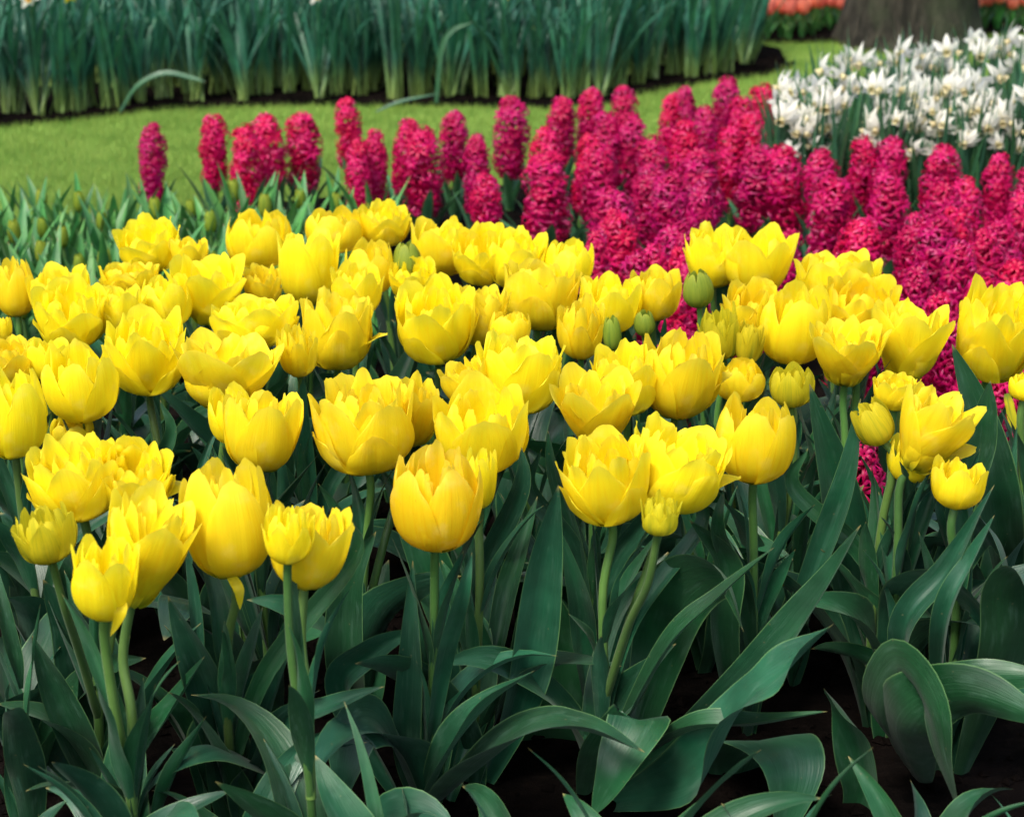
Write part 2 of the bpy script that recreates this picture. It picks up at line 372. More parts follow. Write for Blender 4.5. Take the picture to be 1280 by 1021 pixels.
# ------------------------------------------------------------------ blooms
PROF = {'cup': [82, 50, 14, 2, -8, -18], 'cupo': [82, 48, 18, 6, 4, 8], 'open': [84, 56, 27, 9, 5, 12], 'funnel': [66, 46, 36, 27, 22, 22],
        'bud': [75, 38, 8, -8, -22, -42], 'flare': [84, 60, 45, 45, 60, 82], 'inner': [60, 30, 12, 4, 4, 14], 'lily': [60, 40, 30, 40, 80, 110]}
def petal(mb, rng, phi, R, H, prof, wid=.74, ruffle=.05, lean=0., r0=.004, p=2.2, nv=17, nu=15, scale=1., curv=1.08, mi=0, jag=.02, tipk=.02):
    al = np.radians(np.interp(np.linspace(0, 1, 40), np.linspace(0, 1, len(prof)), prof)+lean)
    dr = np.sin(al); dz = np.cos(al); rr = np.concatenate([[0], np.cumsum(dr)]); zz = np.concatenate([[0], np.cumsum(dz)])
    rr = rr/max(rr.max(), 1e-6)*(R*scale-r0)+r0; zz = zz/np.abs(zz).max()*H
    u = np.linspace(-1, 1, nu)[None, :]; ph = rng.uniform(0, 6, 6); f = rng.uniform(5, 9)
    cut = rng.uniform(.13, .27)
    top = 1-cut*np.abs(u)**p+tipk*np.exp(-(u/.12)**2)+jag*.75*(np.sin(5*u+ph[3])+.6*np.sin(11*u+ph[4])+.2*np.sin(23*u+ph[0]))*(.3+np.abs(u))
    v0 = (1-(1-np.linspace(0, 1, nv))**1.25)[:, None]; V = v0*(1-(1-top)*v0**1.5); tt = np.linspace(0, 1, len(rr))
    r = np.interp(V, tt, rr); z = np.interp(V, tt, zz)+np.maximum(V-1, 0)*H
    w = wid*R*(.30+.70*np.sin(np.pi/2*np.clip(V/.5, 0, 1)))*(1-.42*v0**4)
    rho = np.maximum(r, .5*R)*curv; ang = np.clip(u*w/rho, -1.5, 1.5)
    tn = rho*np.sin(ang); rad = r-rho*(1-np.cos(ang))*.9
    rad = rad+ruffle*R*(V**2)*(np.abs(u)**1.5*np.sin(f*V+ph[0]+(u > 0)*2)+.5*np.sin(4.5*u+ph[1])*V)
    rad = rad-.03*R*np.exp(-(u/.13)**2)*np.sin(np.pi*np.clip(V, 0, 1))+.04*R*np.cos(u*2.2+ph[2]*.1)*np.sin(np.pi*V)*.5
    rad = rad+.018*R*np.sin(7*V+ph[3]+2*u)*V
    zt = z
    c, s = math.cos(phi), math.sin(phi)
    P = np.stack([rad*c-tn*s, rad*s+tn*c, zt+0*rad], -1)
    mb.grid(P, pc_grid(nv, nu, rng.uniform()), False, mi)
def bloom_mesh(kind, W, H, rng, m, flare=None, yaw=0.):
    mb = MB(); R = W/2; P = PROF
    if kind == 'bud':
        for k in range(6): petal(mb, rng, yaw+k*math.pi/3, R, H*(1 if k % 2 else .95), P['bud'], .72, .02, scale=1-.05*(k % 2), jag=.01)
    elif kind == 'frill':
        for k in range(6): petal(mb, rng, yaw+k*1.047, R, H*rng.uniform(.66, .88), P['cupo'], .58, .07, rng.uniform(-4, 10), jag=.03)
        for k in range(9): petal(mb, rng, yaw+k*.7, R*.75, H*rng.uniform(.78, 1.0), P['cup'], .56, .09, rng.uniform(-8, 10), jag=.04)
        for k in range(5): petal(mb, rng, k*1.25, R*.42, H*rng.uniform(.8, .98), P['cup'], .62, .11, rng.uniform(-8, 8), jag=.04)
    else:
        if kind == 'cup': prof, n_in, rf = P['cup'], 5, .035
        elif kind == 'cupo': prof, n_in, rf = P['cupo'], 6, .045
        elif kind == 'funnel': prof, n_in, rf = P['funnel'], 5, .05
        else: prof, n_in, rf = P['open'], 6, .07
        for k in range(3):
            ph = yaw+k*2.094+rng.uniform(-.15, .15)
            petal(mb, rng, ph, R, H*rng.uniform(.84, .98), prof, .80, rf, rng.uniform(-3, 6))
        for k in range(3):
            ph = yaw+1.047+k*2.094+rng.uniform(-.15, .15)
            petal(mb, rng, ph, R*.94, H*rng.uniform(.88, 1.02), prof, .78, rf, rng.uniform(-5, 3))
        if kind == 'open':
            for k in range(6): petal(mb, rng, yaw+.5+k*1.047+rng.uniform(-.25, .25), R*rng.uniform(.80, .9), H*rng.uniform(.84, 1.06), P['cupo'], .58, .09, rng.uniform(-10, 12), jag=.03)
            for k in range(3): petal(mb, rng, yaw+k*2.1+rng.uniform(-.5, .5), R*1.03, H*rng.uniform(.52, .72), P['open'], .55, .07, rng.uniform(0, 12))
        if kind == 'funnel':
            for k in range(3): petal(mb, rng, yaw+.5+k*2.094+rng.uniform(-.3, .3), R*.86, H*rng.uniform(.75, .92), P['funnel'], .60, .07, rng.uniform(-6, 6))
        ip = P['cup'] if kind in ('cup', 'cupo', 'open') else P['inner']
        for k in range(n_in):
            petal(mb, rng, yaw+k*2*math.pi/n_in+rng.uniform(-.3, .3), R*rng.uniform(.62, .76), H*rng.uniform(.84, 1.0), ip, .64, .09, rng.uniform(-8, 10), jag=.035)
        for k in range(4): petal(mb, rng, k*1.57+1, R*.44, H*rng.uniform(.8, .97), ip, .7, .12, rng.uniform(-6, 6), jag=.04)
    if flare is not None: petal(mb, rng, R_(flare), R*1.25, H*.52, P['flare'], .46, .10, 0, p=1.5, tipk=.05, curv=1.3)
    return mb

# tulips: x0, y0, x1, y1 of each bloom in the photo, kind, height offset, tilt (deg to the right), flare azimuth, plant key, label
G = 'double yellow tulips in the main bed'
T = [
 (491,562,600,687,'cupF',0,0,None,'', 'large closed yellow tulip with faint red streaks on a bare stem, front centre'),
 (583,557,620,637,'cup',-.01,2,None,'', 'small narrow yellow tulip half hidden just right of the red-streaked closed tulip'),
 (231,580,338,720,'cup',0,-3,None,'B', 'tall egg-shaped yellow tulip at the front with a torn petal hanging under it'),
 (328,630,392,703,'frillY',.035,4,None,'C', 'tulip plant with a small ruffled yellow bloom before a larger bowl-shaped one'),
 (332,632,438,735,'cupo',.0,10,None,'C', ''),
 (89,672,172,778,'cupo',.0,4,None,'A', 'tulip plant with two smooth yellow blooms, lowest of all at front left'),
 (120,618,242,762,'funnel',.0,18,None,'A', ''),
 (38,555,150,650,'open',.01,-6,None,'D', 'wide ruffled double yellow tulip plant with a greenish small bloom, above the nearest pair'),
 (118,560,214,640,'open',.01,10,0,'D', ''),
 (16,632,96,703,'frill',0,-12,None,'D', ''),
 (-30,457,57,573,'cup',0,0,None,'', 'big smooth yellow tulip cut off by the left edge of the picture'),
 (57,433,146,527,'cup',0,0,None,'', 'round closed yellow tulip on a straight stem, second from left in the middle rows'),
 (30,424,90,475,'cupo',0,0,None,'', 'yellow tulip peeping out behind the round closed one near the left edge'),
 (-22,425,45,480,'open',0,0,None,'', 'ruffled yellow tulip above the big one cut off by the left edge'),
 (65,522,115,557,'cup',-.06,0,None,'', 'low yellow tulip in shade under the round closed one near the left edge'),
 (134,393,232,493,'open',0,4,8,'', 'yellow tulip with one pointed petal standing off to its right'),
 (215,421,350,515,'funnel',0,2,None,'', 'wide funnel-shaped yellow tulip with smooth spreading petals'),
 (262,485,318,555,'cup',0,-6,None,'', 'yellow tulip half hidden behind the star-tipped bowl under the wide funnel'),
 (278,488,377,590,'cupo',0,4,None,'', 'bowl-shaped yellow tulip with pointed petal tips below the wide funnel-shaped one'),
 (-6,323,42,396,'cup',0,0,None,'', 'closed yellow tulip at the left edge in the back rows'),
 (37,333,112,402,'cupo',0,-4,None,'', 'yellow tulip just right of the left-edge one in the back rows'),
 (46,357,132,438,'open',0,3,None,'', 'full ruffled yellow tulip in front of the second tulip of the back left rows'),
 (-14,395,14,428,'cup',-.03,0,None,'', 'scrap of yellow tulip low at the left edge under the back-row one'),
 (118,358,180,420,'open',0,0,None,'', 'ruffled yellow tulip between the full ruffled one and the row behind at left'),
 (127,330,196,372,'open',0,0,None,'', 'low ruffled yellow tulip just under the rearmost left tulip'),
 (148,279,226,338,'open',0,-3,None,'', 'rearmost yellow tulip at left with a small petal standing off its left side'),
 (212,296,260,338,'cupo',0,4,None,'', 'small yellow tulip touching the right of the rearmost left one'),
 (176,344,238,410,'cup',0,0,None,'', 'small cupped yellow tulip left of the large ribbed funnel in the back rows'),
 (210,322,308,408,'funnel',0,4,None,'', 'large ribbed funnel-shaped yellow tulip in the back left rows'),
 (265,374,372,434,'open',0,-4,None,'', 'broad untidy double yellow tulip above the wide funnel-shaped one'),
 (305,335,352,382,'open',0,0,None,'', 'small ruffled yellow tulip wedged between the two tallest back-left ones'),
 (284,263,362,335,'cup',0,0,None,'', 'round closed yellow tulip standing clear in the rearmost row, left of centre'),
 (345,285,423,383,'cupo',0,4,None,'', 'tall yellow tulip in front of and right of the round rearmost one'),
 (384,261,452,316,'cup',0,0,None,'', 'closed yellow tulip in the rearmost row below the paired hyacinths'),
 (448,256,511,308,'open',0,2,None,'', 'ruffled yellow tulip highest of the rearmost row at centre'),
 (347,402,397,472,'frillY',.015,0,None,'', 'greenish yellow ruffled young tulip between two large blooms left of centre'),
 (378,367,466,463,'open',0,4,-10,'', 'yellow tulip with a tapering lower petal stretched out to the right'),
 (412,328,480,397,'cupo',0,0,None,'', 'yellow tulip with a tall pointed left petal behind the one with a stretched petal'),
 (432,303,492,368,'cup',0,0,None,'', 'yellow tulip just left of the green bud in the rear rows'),
 (491,303,526,348,'bud',.01,2,None,'', 'green tulip bud standing among the yellow blooms of the rear rows'),
 (512,272,596,345,'cupo',0,6,None,'', 'smooth bowl-shaped yellow tulip right of the green rear bud'),
 (486,325,545,375,'open',-.01,0,None,'', 'yellow tulip hidden behind and below the green rear bud'),
 (565,289,640,355,'open',0,-4,None,'', 'double yellow tulip at the back centre, left one of a touching pair'),
 (610,290,682,362,'open',0,4,None,'', 'double yellow tulip at the back centre, right one of a touching pair'),
 (682,300,740,360,'cup',0,4,None,'', 'smooth closed yellow tulip against the hyacinths at the back'),
 (628,325,722,413,'open',0,2,None,'', 'large double yellow tulip below the smooth closed one by the hyacinths'),
 (496,357,592,455,'open',0,-2,None,'', 'full double yellow tulip at the centre with ragged upper petals'),
 (566,357,632,432,'open',0,6,None,'', 'ragged yellow tulip joined to the right of the full central double one'),
 (612,388,662,434,'cup',0,0,None,'', 'small yellow tulip behind the ragged central pair on their right'),
 (597,420,702,518,'open',0,4,None,'', 'large crowded double yellow tulip leaning right in the middle of the bed'),
 (550,450,616,505,'cupo',0,-22,None,'', 'yellow tulip leaning left behind the tall smooth cup at centre'),
 (541,487,661,593,'cupo',0,2,None,'', 'tall smooth yellow tulip cup right behind the red-streaked closed one'),
 (395,478,518,592,'open',0,-2,None,'E', 'very wide double yellow tulip with a second bloom behind its right side'),
 (484,473,548,560,'open',0,8,None,'E', ''),
 (697,370,756,450,'frillY',0,0,None,'', 'tight crumpled young yellow tulip beside a smooth green bud'),
 (754,395,776,438,'bud',0,0,None,'', 'slim smooth green bud touching the crumpled young tulip'),
 (793,388,818,420,'bud',0,0,None,'', 'green bud half hidden below the yellow tulips next to the hyacinths'),
 (724,342,802,418,'cupo',0,3,None,'', 'pale smooth yellow tulip above the slim green bud'),
 (785,335,852,402,'cupo',0,3,None,'', 'yellow tulip with separate pointed petals standing against the hyacinths'),
 (692,467,800,562,'funnel',0,-4,None,'', 'wide bowl-shaped yellow tulip with a tall left petal, right of centre'),
 (742,434,822,520,'open',0,0,None,'', 'ragged yellow tulip behind the wide bowl with a tall left petal'),
 (800,416,902,525,'cupo',0,3,18,'', 'large smooth yellow tulip with one petal flung out to its right'),
 (894,452,955,500,'cup',-.04,0,None,'', 'yellow tulip low behind the stems of the green young cluster'),
 (858,284,926,360,'open',0,-4,None,'', 'ruffled yellow tulip, left one of the pair rising highest against the hyacinths'),
 (900,283,992,370,'cupo',0,2,None,'', 'smooth yellow tulip, right one of the pair rising highest against the hyacinths'),
 (854,338,891,385,'bud',.02,-6,None,'', 'round green bud hanging at the left of the highest pair by the hyacinths'),
 (874,378,930,450,'frill',0,-8,None,'F', 'cluster of greenish yellow young tulip heads left of a big smooth cup'),
 (918,400,956,455,'frill',-.01,3,None,'F', ''),
 (905,357,985,420,'open',0,0,None,'', 'yellow tulip above the greenish young cluster'),
 (950,357,1035,456,'cup',0,2,None,'', 'big smooth closed yellow tulip right of the greenish young cluster'),
 (964,457,1016,508,'budY',0,0,None,'', 'small pale yellow half-open tulip below the big smooth cup at right'),
 (897,500,992,603,'cup',0,0,None,'', 'single smooth barrel-shaped yellow tulip standing clear on its own stem at right'),
 (702,545,812,655,'open',0,-6,None,'G', 'tulip plant with two wide ruffled yellow blooms and a small greenish one between'),
 (785,533,905,640,'open',0,10,10,'G', ''),
 (800,617,850,668,'frill',-.005,2,None,'G', ''),
 (995,315,1098,385,'open',0,0,None,'', 'rearmost double yellow tulip of the right-hand group'),
 (1030,352,1122,422,'open',0,2,None,'', 'ruffled yellow tulip in the middle of the right-hand group'),
 (1011,400,1106,484,'funnel',0,3,None,'', 'yellow bowl-shaped tulip at the lower left corner of the right-hand group'),
 (1087,372,1187,480,'funnel',0,6,None,'', 'wide yellow tulip opening to the right, rightmost of the right-hand group'),
 (1092,470,1148,512,'open',-.01,0,None,'', 'small yellow tulip below the right-hand group and above the half-open bud'),
 (1066,500,1116,557,'budY',.01,-28,None,'', 'half-open yellow bud leaning left beside a tilted wide tulip'),
 (1110,485,1216,594,'funnel',.01,26,5,'', 'wide yellow tulip tilted to the right with a petal sticking out'),
 (1110,545,1170,602,'cup',-.03,0,None,'', 'yellow tulip hidden under the wide tilted one at right'),
 (1163,575,1232,636,'cupo',-.02,6,None,'', 'small pointed yellow tulip lowest at the right side'),
 (1198,355,1295,482,'open',0,2,None,'', 'large full yellow tulip cut off by the right edge of the picture'),
 (1262,468,1300,500,'cup',-.03,0,None,'', 'yellow tulip scrap under the large one at the right edge'),
 (1045,418,1100,460,'cup',0,0,None,'', 'yellow tulip mostly hidden inside the right-hand group'),
]
def proc_leaves(root, base, rng, n, big=1., up=2, along=None, mat_='leaf', zmax=.14, wide=False):
    """leaves springing from low on the stem, arching outwards; then smaller erect ones higher up"""
    a0 = rng.uniform(0, 6.28)
    for k in range(n):
        az = a0+k*2.2+rng.uniform(-.5, .5); hi = k >= n-up
        L = (rng.uniform(.13, .20) if hi else rng.uniform(.22, .33))*big
        hw = (rng.uniform(.009, .015) if hi else rng.uniform(.026, .042))*big
        e = R_(rng.uniform(72, 86)); bend = R_(rng.uniform(5, 40) if hi else rng.uniform(25, 125))
        z0 = rng.uniform(.10, zmax+.06) if hi else rng.uniform(-.035, .03)
        t = np.linspace(0, 1, 9); el = e-bend*t**1.7; ds = L/8
        r = np.concatenate([[0], np.cumsum(np.cos(el[:-1])*ds)]); z = np.concatenate([[0], np.cumsum(np.sin(el[:-1])*ds)])
        sw = rng.uniform(-.5, .5); azz = az+sw*t**2
        if k >= n-2 and not (wide and k == n-1):
            L = rng.uniform(.20, .30)*big; hw = rng.uniform(.008, .014)*big; bend = R_(rng.uniform(3, 32)); z0 = rng.uniform(-.035, .07); e = R_(rng.uniform(76, 88))
        cx, cy = base(z0)
        pts = np.stack([cx+np.cos(azz)*(r+.003), cy+np.sin(azz)*(r+.003), z0+z], -1); pts[3:, 2] = np.maximum(pts[3:, 2], .012)
        mb = MB(); leaf_grid(mb, pts, hw, rng, hint=(-math.cos(az), -math.sin(az), .3), fold=rng.uniform(.35, .95), wave=rng.uniform(.08, .34), twist=rng.uniform(-1.3, 1.3), nv=20, nu=7, base=.34)
        mb.build('leaf', M[mat_], root)
plants = {}; order = []
BL = []
for i, e in enumerate(T):
    x0, y0, x1, y1, kind, dz, tilt, flare, key, label = e
    cx, cy = (x0+x1)/2, (y0+y1)/2; c, s = at_z(cx, cy, .37+dz)
    W = (x1-x0)/s; va = math.asin(min(1, (CAM_H-.37)/np.linalg.norm(c-cP)))
    H = ((y1-y0)/s)/math.cos(va)*(.90 if kind in ('open', 'funnel', 'cupo') else .93)
    if abs(tilt) > 15: W *= .92
    if kind in ('open', 'funnel'): W *= 1.04
    W *= 1.05; H *= 1.04
    BL.append((c, s, W, H, kind, tilt, flare))
    k = key or 'p%d' % i
    plants.setdefault(k, []).append(i)
KM = {'cupF': ('cup', 'petal_flame'), 'frill': ('frill', 'petal_green'), 'frillY': ('frill', 'petal'), 'bud': ('bud', 'petal_bud'), 'budY': ('cup', 'petal_green')}
tulip_of = {}; stemfn = {}
for k, idx in plants.items():
    main = idx[0]; label = next(T[i][9] for i in idx if T[i][9]); rng = np.random.default_rng(100+main)
    if k == 'B': rng = np.random.default_rng(777)
    c0, s0, W0, H0, kd0, tl0, _ = BL[main]
    lean = rng.normal(0, .012, 2)+np.array([-math.sin(R_(tl0))*.03, 0.0])
    base = np.array([c0[0]+lean[0], c0[1]+lean[1]+.01, 0.])
    root = empty('tulip', tuple(base), label, 'tulip', G)
    def local(p): return np.array(p)-base
    first = None
    for j, i in enumerate(idx):
        c, s, W, H, kind, tilt, flare = BL[i]; kk, mm = KM.get(kind, (kind, 'petal')); r2 = np.random.default_rng(500+i)
        tx = R_(r2.uniform(-7, 9) if kk != 'open' else r2.uniform(-6, 20)); ty = R_(tilt+r2.uniform(-3, 3)); yaw = r2.uniform(0, 6.28)
        E = Euler((tx, ty, 0)).to_matrix(); ax = np.array(E@Vector((0, 0, 1)))
        b = c-ax*H*.5
        o = bloom_mesh(kk, W, H, r2, None, flare, yaw).build('bloom', M[mm], root)
        o.location = tuple(local(b)); o.rotation_euler = (tx, ty, 0)
        if i > 0 and kind == 'frill': o['label'] = 'greenish yellow ruffled bloom'
        lb = local(b+ax*.004); mb = MB()
        if j == 0:
            q = [(0, 0, -.01), (lb[0]*.15+rng.normal(0, .004), lb[1]*.2, lb[2]*.35), (lb[0]*.6+rng.normal(0, .004), lb[1]*.6, lb[2]*.72), tuple(lb-ax*.03), tuple(lb)]
            first = smooth_path(q, 30)
        else:
            m0 = first[7]
            q = [tuple(m0), tuple(m0*.55+lb*.45), tuple(m0*.12+lb*.88-ax*.035), tuple(lb)]
        rad = .0048 if kk in ('cup', 'cupo', 'open', 'funnel') else .0042
        if cy > 560: rad *= 1.12
        tube(mb, q, rad*1.12, rad*.95, 16, 10, rng.uniform()); mb.build('stem', M['stem'], root)
    fz = first
    def fn(z, fz=fz): i_ = int(np.argmin(np.abs(fz[:, 2]-z))); return fz[i_][0], fz[i_][1]
    tulip_of[k] = (root, base); stemfn[k] = fn
    nearp = c0[1] < 2.35
    proc_leaves(root, fn, rng, 8, .95 if nearp else 1., up=5, wide=nearp)

# leaves that stand out at the front: path in photo pixels with a depth offset (m) from the plant that bears them, half width (m)
def near_plant(px, py_ground_hint, Y):
    x = at_y(px, 900, Y)[0][0]
    return min(tulip_of, key=lambda k: (tulip_of[k][1][0]-x)**2+(tulip_of[k][1][1]-Y)**2)
Yf = BL[0][0][1]                                      # distance of the front centre tulip
HL = [
 ([(505,1040,0),(508,930,0),(512,820,-.02),(516,700,-.02)], .016, 0., (0,-1,0), .5, .1, .3),
 ([(505,1060,-.0),(600,960,-.08),(668,912,-.12),(730,912,-.14),(806,940,-.15)], .040, 0., (0,-.3,1), .25, .10, .35),
 ([(515,1050,0),(560,945,-.06),(612,880,-.08),(668,838,-.10)], .020, 0., (-.6,-.5,.5), .7, .08, 1.0),
 ([(690,1040,.15),(690,900,.15),(684,800,.15),(668,705,.14)], .046, 0., (0,-1,.1), .2, .1, .1),
 ([(630,1000,.05),(655,850,.03),(680,710,.02),(698,606,0)], .024, 0., (0.3,-1,0), .5, .1, .4),
 ([(742,960,.12),(730,820,.12),(722,740,.11),(700,662,.1)], .016, 0., (.4,-1,0), .6, .15, .6),
 ([(800,900,-.02),(840,805,-.04),(900,745,-.06),(968,684,-.08)], .012, 0., (-.5,-.5,.7), .6, .05, .6),
 ([(905,930,.05),(950,835,.03),(1020,750,.02),(1076,656,0)], .020, 0., (-.6,-.8,.3), .7, .05, .5),
 ([(800,1060,-.03),(870,970,-.09),(930,880,-.12),(985,835,-.13),(1042,780,-.14)], .032, 0., (-.2,-.8,.6), .4, .22, .8),
 ([(800,960,-.04),(860,915,-.09),(950,905,-.12),(1034,889,-.14)], .014, 0., (0,-.5,1), .7, .05, .3),
 ([(1120,1000,.0),(1098,900,-.02),(1122,838,-.08),(1158,880,-.13),(1178,950,-.15),(1199,1018,-.16)], .028, 0., (0,-.2,1), .2, .12, .3),
 ([(905,1060,.1),(915,960,.06),(950,925,-.02),(985,960,-.08),(975,1060,-.10)], .048, 0., (0,-.2,1), .15, .1, .0),
 ([(1062,900,.25),(1062,720,.25),(1045,600,.25),(1012,480,.24)], .027, 0., (.3,-1,0), .4, .08, .3),
 ([(1000,800,.2),(1032,680,.2),(1062,590,.2),(1076,498,.2)], .016, 0., (-.4,-1,0), .6, .06, .3),
 ([(1262,800,.3),(1245,640,.3),(1225,530,.3),(1190,430,.3)], .026, 0., (.3,-1,0), .4, .08, .3),
 ([(1200,700,.25),(1215,590,.25),(1232,520,.25),(1238,476,.25)], .018, 0., (-.3,-1,0), .5, .06, .3),
 ([(1098,900,.02),(1130,790,.0),(1185,710,0),(1243,606,-.02)], .016, 0., (-.6,-.7,.3), .6, .08, .5),
 ([(1150,880,.0),(1182,775,-.02),(1215,700,-.02),(1243,644,-.03)], .012, 0., (-.6,-.7,.3), .6, .08, .5),
 ([(1120,960,-.0),(1160,880,-.04),(1220,848,-.07),(1320,845,-.1)], .026, 0., (0,-.4,1), .3, .12, .3),
 ([(1085,1020,-.02),(1130,910,-.08),(1200,870,-.12),(1320,905,-.16)], .036, 0., (0,-.4,1), .25, .12, .1),
 ([(1180,800,.25),(1200,690,.22),(1225,655,.16),(1256,690,.10),(1268,790,.08)], .026, 0., (0,-.4,1), .2, .1, .2),
 ([(1262,980,.0),(1255,820,-.02),(1262,735,-.05),(1285,720,-.08),(1300,790,-.12)], .028, 0., (0,-.4,1), .2, .1, .2),
 ([(1120,870,.2),(1140,770,.16),(1170,735,.1),(1215,750,.03),(1262,830,-.0)], .035, 0., (0,-.4,1), .2, .12, .2),
 ([(134,1050,-.02),(96,930,-.04),(66,860,-.05),(40,794,-.06)], .020, 0., (.5,-.9,.1), .6, .1, .3),
 ([(125,1050,.05),(112,900,.04),(92,790,.02),(54,724,.0)], .028, 0., (.3,-1,0), .35, .1, .3),
 ([(142,1010,-.03),(180,935,-.05),(220,880,-.07),(256,820,-.08)], .018, 0., (-.6,-.7,.4), .6, .08, .5),
 ([(325,1060,-.02),(275,920,-.04),(245,820,-.06),(210,745,-.07)], .022, 0., (.5,-.8,.2), .5, .1, .7),
 ([(300,980,.22),(288,850,.22),(262,770,.18),(225,750,.10),(205,800,.05)], .036, 0., (-.2,-.4,1), .15, .06, .1),
 ([(325,985,-.04),(360,915,-.08),(410,885,-.10),(480,858,-.12)], .016, 0., (-.2,-.5,1), .6, .1, .5),
 ([(330,1050,.02),(310,960,-.04),(255,930,-.09),(200,965,-.12),(170,1010,-.13)], .042, 0., (0,-.3,1), .15, .12, .0),
 ([(130,1030,.10),(80,920,.06),(20,890,.0),(-50,930,-.04)], .036, 0., (0,-.3,1), .2, .08, .1),
 ([(60,1060,.0),(60,900,.1),(75,800,.15),(90,760,.16)], .040, 0., (0,-1,.2), .2, .08, .1),
 ([(338,900,-.02),(350,830,-.03),(370,770,-.04),(384,722,-.05)], .011, 0., (-.4,-1,.1), .5, .1, .4),
 ([(440,960,.12),(434,830,.12),(436,730,.12),(470,664,.10)], .022, 0., (0,-1,0), .45, .08, .3),
 ([(500,1000,-.0),(480,915,-.05),(445,905,-.09),(430,950,-.11),(430,1000,-.12)], .026, 0., (0,-.3,1), .2, .1, .0),
 ([(405,930,.06),(430,860,.03),(470,812,.0),(524,786,-.02)], .018, 0., (-.4,-.7,.6), .6, .15, .8),
 ([(700,1000,.0),(760,930,-.06),(800,900,-.08),(770,960,-.12),(740,1020,-.12)], .03, 0., (0,-.3,1), .2, .1, .0),
 ([(840,960,.12),(820,820,.12),(850,740,.08),(905,720,.02),(930,790,-.02)], .036, 0., (0,-.3,1), .15, .1, .1),
 ([(1050,1060,.02),(1080,980,.0),(1060,900,-.02),(1030,860,-.05)], .022, 0., (-.2,-1,.3), .4, .15, .8),
 ([(865,880,.1),(900,780,.08),(905,700,.08),(862,650,.05)], .018, 0., (.2,-1,.1), .5, .1, .3),
 ([(555,1040,.0),(555,900,.03),(552,800,.04),(548,700,.06)], .018, 0., (0,-1,0), .4, .06, .1),
 ([(620,960,.0),(600,850,.08),(575,760,.10),(552,700,.12)], .018, 0., (.2,-1,0), .5, .06, .2),
 ([(620,860,.12),(630,760,.14),(650,690,.16),(672,620,.18)], .014, 0., (-.3,-1,0), .6, .06, .2),
]
rngL = np.random.default_rng(60)
for pts, hw, _, hint, fold, wave, tw in HL:
    ymax = max(p[1] for p in pts)
    q = [at_y(p[0], p[1], Yf+.02+p[2])[0] for p in pts]
    k = near_plant(pts[0][0], 0, Yf+pts[0][2])
    root, base = tulip_of[k]; q = np.array(q); q[1:, 2] = np.maximum(q[1:, 2], .012); q[0][2] = min(q[0][2], max(-.03, q[0][2]-.03))
    # grow from the plant's own foot: the first point joins the stem
    q0 = np.array([base[0], base[1], max(.01, q[0][2]*.5)])
    if np.linalg.norm(q0-q[0]) < .16 and q[1][2] > .05: q[0] = q0*.7+q[0]*.3
    mb = MB(); leaf_grid(mb, q-base, hw*1.2, rngL, hint=hint, fold=min(.9, fold*1.4+.08), wave=wave*1.7, twist=tw, nv=30, nu=9, base=.3)
    mb.build('leaf', M['leaf'], root)
TIPS = [(664,381,30),(694,383,8),(788,363,-22),(841,379,-30),(685,538,8),(652,559,-2),(677,561,-16),(596,340,-10),(525,326,-14),(166,545,40),(259,570,20),(1135,470,10),(1000,520,-10),(905,610,-6),(640,470,-12),(470,480,12),(380,470,-8),(200,500,10),(755,520,16),(830,560,10),(1225,560,-14),(240,590,22),(590,690,-14),(432,640,10),(1010,560,-18),(860,600,22)]
for n_, (a, b, dx) in enumerate(TIPS):
    zt = .35+.02*((n_*7) % 3-1); tp, s = at_z(a, b, zt); dx = dx/100
    k = min(tulip_of, key=lambda k: (tulip_of[k][1][0]-tp[0]+dx*.3)**2+(tulip_of[k][1][1]-tp[1])**2); root, base = tulip_of[k]
    st = stemfn[k](.08); q = [np.array([st[0], st[1], .08]), np.array([st[0]+(tp[0]-base[0]-st[0])*.35, st[1]+(tp[1]-base[1]-st[1])*.35, .2]), np.array(tp)-base-np.array([-dx*.08, 0, .05]), np.array(tp)-base]
    mb = MB(); leaf_grid(mb, q, rngL.uniform(.011, .016), rngL, hint=(-dx*2, -1, .2), fold=.6, wave=.08, twist=rngL.uniform(-.5, .5), nv=22, nu=7); mb.build('leaf', M['leaf'], root)
# torn petals hanging below two front blooms, and a yellow-green sheath at the right edge
def strip(key, pts, hw, m, label=None):
    root, base = tulip_of[key]; mb = MB(); leaf_grid(mb, np.array([at_y(a, b, base[1]+c)[0] for a, b, c in pts])-base, hw, rngL, hint=(0, -1, .2), fold=.4, wave=.25, twist=.8, nv=14, nu=5)
    o = mb.build('torn_petal', M[m], root)
    if label: o['label'] = label
strip('A', [(152, 745, -.03), (150, 765, -.045), (138, 795, -.04)], .006, 'petal', 'narrow yellow petal hanging down')
strip('B', [(282, 712, -.03), (298, 735, -.04), (300, 762, -.035)], .006, 'petal', 'torn yellow petal hanging down')
strip(near_plant(1265, 0, BL[84][0][1]), [(1258, 492, -.04), (1264, 520, -.05), (1274, 556, -.05)], .008, 'petal_green', 'withered yellow green petal')

